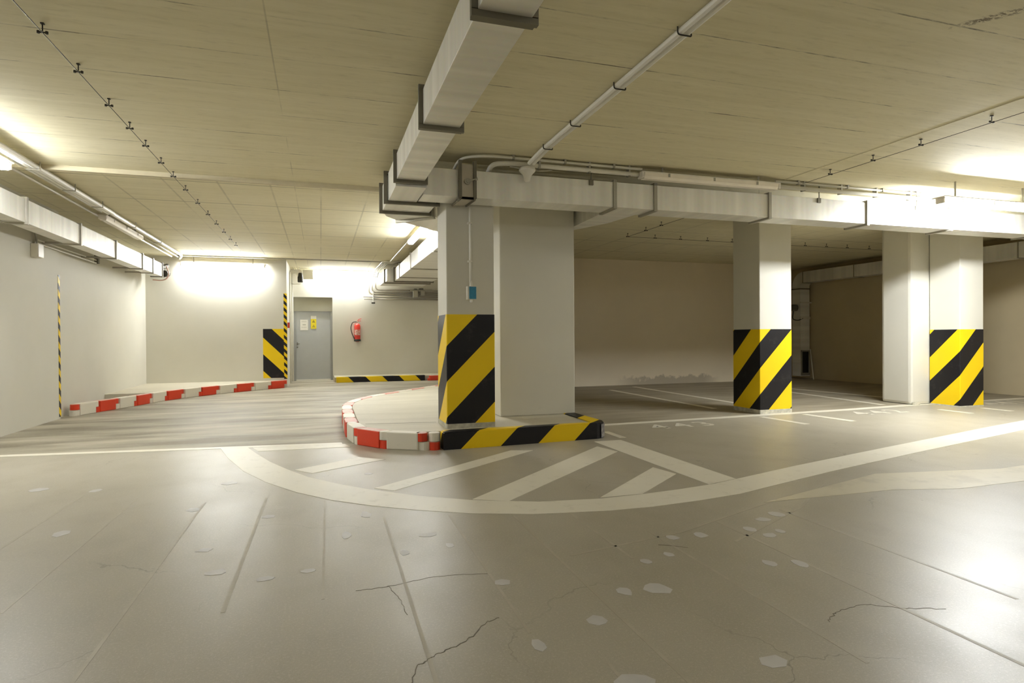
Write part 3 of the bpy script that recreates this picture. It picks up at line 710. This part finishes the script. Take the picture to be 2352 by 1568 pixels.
# right bay duct with its drop
dr = thing('ventilation_duct', 'sheet metal duct along the right bay wall, dropping to a corner grille', 'duct', (12.8, 12, 0))
def H_(fn): return lambda bm: (fn(bm), bmesh.ops.translate(bm, verts=bm.verts, vec=(-12.8, -12, 0)))
DX0, DX1, DY0, DY1 = 12.66, 12.98, 13.46, 13.76
ys = [1.0, 4.5, 8.0, 10.2, 11.7, 13.36]
for a, b in zip(ys, ys[1:]):
    obj('duct_section', H_(lambda bm: box(bm, DX0, DX1, a, b, 2.66, 2.96, .004)), METY, dr)
for y in ys[1:]:
    obj('flange', H_(lambda bm: flange(bm, 'y', y, DX0, DX1, 2.66, 2.96, .02, .012)), FLGL, dr)
def bend(bm):
    cy, cz, prev = 13.36, 2.56, None
    for k in range(7):
        a = math.radians(90-15*k)
        ri, ro = .10, .40
        q = [(DX0, cy+ri*math.cos(a), cz+ri*math.sin(a)), (DX1, cy+ri*math.cos(a), cz+ri*math.sin(a)), (DX1, cy+ro*math.cos(a), cz+ro*math.sin(a)), (DX0, cy+ro*math.cos(a), cz+ro*math.sin(a))]
        if prev: loft(bm, prev, q)
        prev = q
obj('duct_bend', H_(bend), METY, dr)
obj('drop', H_(lambda bm: box(bm, DX0, DX1, DY0, DY1, .08, 2.56, .004)), METZ, dr)
obj('flange', H_(lambda bm: flange(bm, 'z', 2.5, DX0, DX1, DY0, DY1, .03, .015)), FLG, dr)
def grf(bm):
    for q in ((DX0+.01, DX0+.05, .14, .80), (DX1-.05, DX1-.01, .14, .80), (DX0+.01, DX1-.01, .76, .80), (DX0+.01, DX1-.01, .10, .17)): box(bm, q[0], q[1], DY0-.02, DY0, q[2], q[3])
gr = obj('grille', H_(grf), FLGL, dr)
obj('mesh', H_(lambda bm: box(bm, DX0+.05, DX1-.05, DY0-.008, DY0-.001, .17, .76)), GRIL, gr)
dm2 = obj('damper', H_(lambda bm: tube(bm, [(DX0, 13.6, 1.98), (DX0-.14, 13.62, 1.98)], .09, 14)), FLG, dr)
for q in ((-.02, .04, 2.10, 2.14), (-.02, .0, 1.66, 1.73)): obj('crossbar', H_(lambda bm: box(bm, DX0+q[0], DX1+q[1], DY0-.03, DY0, q[2], q[3])), PVC, dr)
obj('cable', H_(lambda bm: tube(bm, rounded([(DX0-.10, 13.6, 1.90), (DX0-.12, 13.62, 1.66), (DX0-.04, 13.50, 1.62), (DX0+.06, DY0-.03, 1.68)], .1), .014)), DARKR, dm2)
o = obj('pole', lambda bm: tube(bm, [(0, 0, .015), (.22, .34, .82)], .014), PVC, loc=(12.74, 13.08, 0)); tag(o, 'thin pale stick leaning beside the corner duct grille', 'stick')

# ---------------------------------------------------------------- conduits, trunking, cables
def clipbox(bm, x, y, z, r): box(bm, x-.012, x+.012, y-r-.01, y+r+.01, z-r-.006, HC-.002)
cd = thing('cable_conduit', 'thin pale conduit on the ceiling above the cross duct, hooked at its left end', 'conduit', (3, 6.45, 3.13))
def K_(o0): return lambda fn: (lambda bm: (fn(bm), bmesh.ops.translate(bm, verts=bm.verts, vec=tuple(-v for v in o0))))
kk = K_((3, 6.45, 3.13))
smooth_tubes(obj('pipe', kk(lambda bm: tube(bm, rounded([(1.41, 6.56, 3.05), (1.44, 6.32, 3.13), (1.70, 6.20, 3.14), (3.3, 6.20, 3.14), (3.55, 6.17, 3.13)], .14), .015)), PVC, cd))
smooth_tubes(obj('pipe', kk(lambda bm: tube(bm, [(5.45, 6.2, 3.14), (8.2, 6.2, 3.14)], .015)), PVC, cd))
for x in (2.0, 2.6, 3.2, 5.8, 6.6, 7.2, 7.8):
    obj('clip', kk(lambda bm: clipbox(bm, x, 6.20, 3.14, .012)), FLGL, cd)
ct = thing('cable_trunking', 'thicker pale cable pipe below the ceiling along the cross duct', 'conduit', (3, 6.30, 3.08))
kk2 = K_((3, 6.30, 3.08))
smooth_tubes(obj('pipe', kk2(lambda bm: tube(bm, rounded([(1.76, 6.40, 2.99), (1.77, 6.25, 3.07), (1.95, 6.22, 3.085), (3.52, 6.20, 3.075)], .1), .026)), PVC, ct))
smooth_tubes(obj('pipe', kk2(lambda bm: tube(bm, [(5.47, 6.20, 3.075), (8.2, 6.20, 3.075)], .026)), PVC, ct))
smooth_tubes(obj('pipe', kk2(lambda bm: tube(bm, [(10.15, 6.20, 3.075), (12.9, 6.20, 3.075)], .026)), PVC, ct))
for x in (2.3, 2.9, 3.4, 5.9, 6.5, 7.1, 7.7):
    obj('clip', kk2(lambda bm: clipbox(bm, x, 6.22, 3.075, .022)), FLGL, ct)
tr = thing('cable_trunking', 'twin white cable trunking across the right half of the ceiling', 'conduit', (2.22, 4, 3.14))
kk3 = K_((2.22, 4, 3.14))
for dx in (-.024, .024):
    obj('channel', kk3(lambda bm: tube(bm, rounded([(2.235+dx, -3, 3.145), (2.225+dx, 5.85, 3.145), (2.16+dx, 6.08, 3.06)], .12), .021, 8)), PVCW, tr)
for y in (2.4, 3.33, 4.2, 5.05, 5.75):
    obj('hook', kk3(lambda bm: tube(bm, rounded([(2.175, y, HC-.003), (2.175, y, 3.118), (2.275, y, 3.118), (2.275, y, 3.135)], .03), .005, 6)), DARK, tr)
se = thing('ceiling_detector', 'white funnel shaped detector hanging at the end of the twin trunking', 'detector', (2.14, 6.15, 2.885))
obj('funnel', lambda bm: lathe(bm, [(.026, 0), (.032, .01), (.05, .07), (.085, .105), (.09, .12)], n=24), PVCW, se, smooth=True)
obj('cap', lambda bm: lathe(bm, [(.09, .12), (.085, .14), (.03, .145)], n=24), PVC, se)
obj('arm', lambda bm: tube(bm, [(-.20, -.02, .14), (-.05, 0, .13)], .007), FLGL, se); obj('arm', lambda bm: tube(bm, [(.05, 0, .125), (.16, -.02, .118), (.28, .0, .14)], .007), FLGL, se)
# gas sensor on the pillar
gs = thing('gas_sensor', 'small box with a blue label on the front of the striped island pillar', 'sensor', (1.62, 6.60, 1.63))
obj('case', lambda bm: box(bm, -.052, .052, -.03, .04, 0, .15, .006), PVC, gs)
obj('label_plate', lambda bm: box(bm, -.030, .05, -.034, -.03, .006, .144), BLUE, gs)
obj('probe', lambda bm: lathe(bm, [(.014, -.03), (.018, -.02), (.018, 0)], n=12), PVCW, gs)
obj('fitting', lambda bm: lathe(bm, [(.02, .15), (.02, .18), (.013, .21)], n=12), PVC, gs)
smooth_tubes(obj('riser_pipe', lambda bm: tube(bm, [(-.01, 0, .19), (-.01, 0, 1.04)], .012), PVCW, gs))
for z in (.42, .85): obj('clip', lambda bm: box(bm, -.035, .012, -.012, .04, z, z+.02), PVC, gs)
# left wall services
lt = thing('cable_trunking', 'white cable trunking under the ceiling along the left wall', 'conduit', (-2.98, 9, 3.10))
kk4 = K_((-2.98, 9, 3.10))
for xx, rr in ((-2.975, .030), (-3.035, .026)): obj('channel', kk4(lambda bm: tube(bm, [(xx, 0, 3.115), (xx, 10.5, 3.115)], rr, 8)), PVCW, lt)
obj('channel', kk4(lambda bm: tube(bm, rounded([(-2.99, 10.5, 3.115), (-2.99, 15.3, 3.115), (-3.15, 15.85, 3.10)], .2), .032, 8)), PVCW, lt)
for y in (7.9, 8.9, 9.9, 11.5, 13.2): obj('hook', kk4(lambda bm: tube(bm, [(-2.93, y, HC-.003), (-2.93, y, 3.08), (-3.07, y, 3.08)], .006, 6)), FLGL, lt)
for x, z, a, b, lab in ((-3.13, 3.135, 7.7, 10.5, 'pale conduit between the two left wall lights'), (-3.26, 3.12, 0, 15.6, 'pale conduit next to the left wall duct'), (-3.13, 3.12, 12.6, 15.6, 'pale conduit from the unlit left light to the back corner')):
    o = obj('cable_conduit', lambda bm: tube(bm, [(0, 0, 0), (0, b-a, 0)], .018, 8), PVC, loc=(x, a, z)); tag(o, lab, 'conduit'); smooth_tubes(o)
jb = thing('junction_box', 'small pale box on the left wall under the duct', 'junction box', (-3.82, 10.05, 2.36))
obj('case', lambda bm: box(bm, 0, .085, -.09, .09, 0, .19, .008), PVC, jb)
obj('lid', lambda bm: box(bm, .085, .095, -.085, .085, .005, .185, .004), PVCW, jb)
smooth_tubes(obj('cable', lambda bm: tube(bm, rounded([(.04, 0, .19), (.04, 0, .30), (.05, -.22, .52)], .06), .012), FLGL, jb))
for z in (.26, .21):
    o = obj('conduit', lambda bm: tube(bm, rounded([(.03, .0 if z < .23 else -.02, .19), (.03, .02, z), (.03, 2.38, z)], .05), .011), PVCW, jb); smooth_tubes(o)
obj('conduit_end', lambda bm: box(bm, .0, .06, 2.38, 2.46, .20, .36, .004), FLG, jb)
# end gear of the left duct
fe2 = thing('duct_actuator', 'dark valve gear with pink cable at the end of the left duct', 'actuator', (-3.45, 15.5, 2.70))
obj('body', lambda bm: (box(bm, -.09, .03, -.30, .2, -.06, .16, .01), tube(bm, [(.08, -.1, .0), (.08, .15, .02)], .075, 14), tube(bm, [(.02, -.1, .14), (.10, .1, .2)], .05, 12)), DARK, fe2)
obj('cable', lambda bm: tube(bm, rounded([(.14, -.15, .16), (.19, -.15, .0), (.14, -.12, -.12), (.02, -.1, -.16), (-.16, -.05, -.14)], .08), .013), plain('pinkish_cable', (.62, .38, .30), .5), fe2)
# corner gear beside the door
sp = thing('siren_unit', 'dark cylindrical unit with cables high in the corner beside the door', 'siren', (-.52, 17.6, 2.88))
obj('body', lambda bm: (lathe(bm, [(.06, -.12), (.075, -.10), (.075, .02), (.055, .12), (.05, .14)], n=18)), DARK, sp)
for q in ((-.28, .05, -.03, .03, .12, .20), (-.28, .0, -.02, .02, -.18, -.16), (.05, .33, .3, .34, .0, .26)): obj('bracket', lambda bm: box(bm, *q), PVC, sp)
for k in range(4): obj('cable', lambda bm: tube(bm, rounded([(-.18+.05*k, 0, .285), (-.16+.05*k, -.02, .16), (-.06+.03*k, -.03, .04)], .06), .010), PVC, sp)
pc = thing('cable_conduit', 'vertical conduits down the wall edge beside the grey door', 'conduit', (-.77, 17.2, 0))
for dx, dy in ((-.006, 0), (.03, .55)):
    smooth_tubes(obj('pipe', lambda bm: tube(bm, [(dx, dy, .02), (dx, dy, 3.0)], .017, 8), PVC, pc))
cp = thing('call_point', 'small red and white call point on the wall edge beside the door', 'call point', (-.80, 16.35, 1.48))
obj('case', lambda bm: box(bm, 0, .05, -.05, .05, 0, .14, .006), PVCW, cp)
obj('front_plate', lambda bm: box(bm, .0, .052, -.056, -.05, .0, .14), ERED, cp)
# pipes on the back wall under the far duct
for k, (z, x0) in enumerate(((2.63, 1.55), (2.56, 1.45), (2.50, 1.36), (2.43, 1.20), (2.36, 1.22))):
    pts = [(0, 0, 0), (3.45-x0, 0, 0)] if k > 2 else rounded([(0, 0, 3.0-z), (0, 0, 0), (3.45-x0, 0, 0)], .12)
    o = obj('water_pipe', lambda bm: tube(bm, pts, .022, 8), plain('dull_pipe', (.40, .37, .30), .45, .5), loc=(x0, 18.08, z))
    smooth_tubes(o); tag(o, f'{["topmost", "second", "third", "fourth", "lowest"][k]} of the five pipes on the back wall right of the extinguisher', 'pipe', 'pipes on the back wall')
em = thing('sprinkler_head', 'small dark tipped head hanging below the pipes by the extinguisher', 'sprinkler', (1.48, 18.05, 2.24))
obj('stem', lambda bm: tube(bm, [(0, 0, .02), (0, 0, .34)], .012), PVC, em); obj('tip', lambda bm: box(bm, -.05, .05, -.03, .03, -.02, .02, .006), DARK, em)
pg = thing('pipe_valve', 'cluster of dark valves at the right end of the back wall pipes', 'valve', (2.75, 17.95, 2.55))
for q in ((-.12, .02, -.05, .08, -.14, .06), (.10, .22, -.05, .08, -.08, .06)): obj('body', lambda bm: box(bm, *q, .01), FLGL, pg)
obj('pipe', lambda bm: tube(bm, [(-.2, 0, .08), (.45, 0, .08)], .03, 10), FLGL, pg)
obj('handwheel', lambda bm: lathe(bm, [(.07, .10), (.07, .13)], (.12, 0, 0), 14), DARK, pg); obj('handwheel', lambda bm: lathe(bm, [(.05, .10), (.05, .12)], (-.05, 0, 0), 14), DARK, pg)
rk = thing('pipe_rack', 'bundle of pale pipes bending down from the ceiling at the end of the far duct', 'pipes', (1.42, 16.6, 3.1))
for k in range(4):
    smooth_tubes(obj('pipe', lambda bm: tube(bm, rounded([(.60-.06*k, -1.3+.12*k, .03), (.08+.05*k, -1.2+.12*k, .03), (.02+.05*k, 1.0, -.0), (.02+.05*k, 1.44, -.12)], .12), .018, 8), FLGL if k % 2 else PVC, rk))
o = obj('cable_conduit', lambda bm: tube(bm, [(0, 0, 0), (0, 3.5, 0)], .016, 8), PVC, loc=(1.68, 11.8, 3.13)); tag(o, 'pale conduit running back from the glowing light beside the far duct', 'conduit')
o = obj('cable_conduit', lambda bm: tube(bm, [(0, 0, 0), (5.2, 0, 0)], .014, 8), FLGL, loc=(-3.2, 15.60, 3.145)); tag(o, 'thin dark conduit across the ceiling before the left back wall', 'conduit')

# ---------------------------------------------------------------- tension wires with hangers
def hanger_bm(bm):
    tube(bm, [(0, 0, 0), (0, 0, -.05)], .005, 6); box(bm, -.012, .012, -.012, .012, -.008, 0)
    tube(bm, [(-.028, 0, -.058), (.028, 0, -.058)], .005, 6)
    for s in (-1, 1): lathe(bm, [(.011, -.066), (.011, -.05)], (s*.028, 0, 0), 8)
hm = None
def wire(label, pts, hangs, z=HC, r=.0028):
    global hm
    t = thing('ceiling_wire', label, 'wire', (pts[0][0], pts[0][1], z))
    x0, y0 = pts[0]
    obj('wire', lambda bm: tube(bm, [(x-x0, y-y0, -.062) for x, y in pts], r, 6), DARK, t)
    for x, y in hangs:
        if hm is None:
            h = obj('hanger', hanger_bm, DARK, t); hm = h.data
        else:
            h = bpy.data.objects.new('hanger', hm); C.objects.link(h); h.parent = t
        h.location = (x-x0, y-y0, 0); h.scale = (.8, .8, 1)
    return t
wire('thin wire on small hangers across the left part of the ceiling', [(-1.63, 2.0), (-1.62, 14.5)], [(-1.63, y) for y in (3.9, 4.45, 5.03, 5.68, 6.24, 6.76, 7.36, 7.93, 8.6, 9.4, 10.2, 11, 11.8, 12.6, 13.4)])
wire('thin wire on small hangers across the right part of the ceiling', [(5.77, 1.0), (5.78, 6.1)], [(5.77, y) for y in (2.6, 3.25, 3.86, 4.53, 5.08, 5.66)])
wire('thin wire on hangers over the left bay, running back', [(5.42, 7.9), (5.42, 10.0)], [(5.42, y) for y in (8.08, 8.8, 9.3, 9.95)], HC-.06)
wire('thin wire on hangers crossing over the bays', [(5.45, 9.95), (12.4, 10.05)], [(x, 9.96) for x in (6.0, 6.55, 7.15, 7.72, 8.3, 8.9, 9.5, 10.05, 10.6, 11.2)], HC-.06)
o = obj('ceiling_batten', lambda bm: box(bm, -.01, .01, 0, 5.2, -.006, 0), CEIL, loc=(5.60, 1.0, HC)); tag(o, 'narrow raised seam beside the right ceiling wire', 'ceiling seam')

# ---------------------------------------------------------------- world, camera
w = bpy.data.worlds.new('world'); S.world = w; w.use_nodes = True
w.node_tree.nodes['Background'].inputs[0].default_value = (.6, .58, .5, 1); w.node_tree.nodes['Background'].inputs[1].default_value = .05
cam = bpy.data.cameras.new('camera'); co = bpy.data.objects.new('camera', cam); C.objects.link(co)
cam.sensor_width = 36; cam.lens = 36*1382/2352; cam.clip_start = .05
yaw, pit, rol = -.30784, -.0065, .0063
c_, s_ = math.cos, math.sin
Ry = Matrix(((c_(yaw), -s_(yaw), 0), (s_(yaw), c_(yaw), 0), (0, 0, 1)))
Rp = Matrix(((1, 0, 0), (0, c_(pit), -s_(pit)), (0, s_(pit), c_(pit))))
Rr = Matrix(((c_(rol), 0, s_(rol)), (0, 1, 0), (-s_(rol), 0, c_(rol))))
M = Ry @ Rp @ Rr                       # columns: right, forward, up
R = Matrix((M.col[0], M.col[2], -M.col[1])).transposed()
co.matrix_world = Matrix.Translation((0, 0, 1.2)) @ R.to_4x4()
S.camera = co
vs = S.view_settings; S.display_settings.display_device = 'sRGB'
vs.view_transform = 'Standard'; vs.look = 'None'; vs.gamma = 1; vs.use_curve_mapping = False; vs.exposure = 1.62
S.cycles.max_bounces = 10; S.cycles.diffuse_bounces = 6; S.cycles.glossy_bounces = 4
S.cycles.caustics_reflective = False; S.cycles.caustics_refractive = False
S.cycles.sample_clamp_indirect = 6
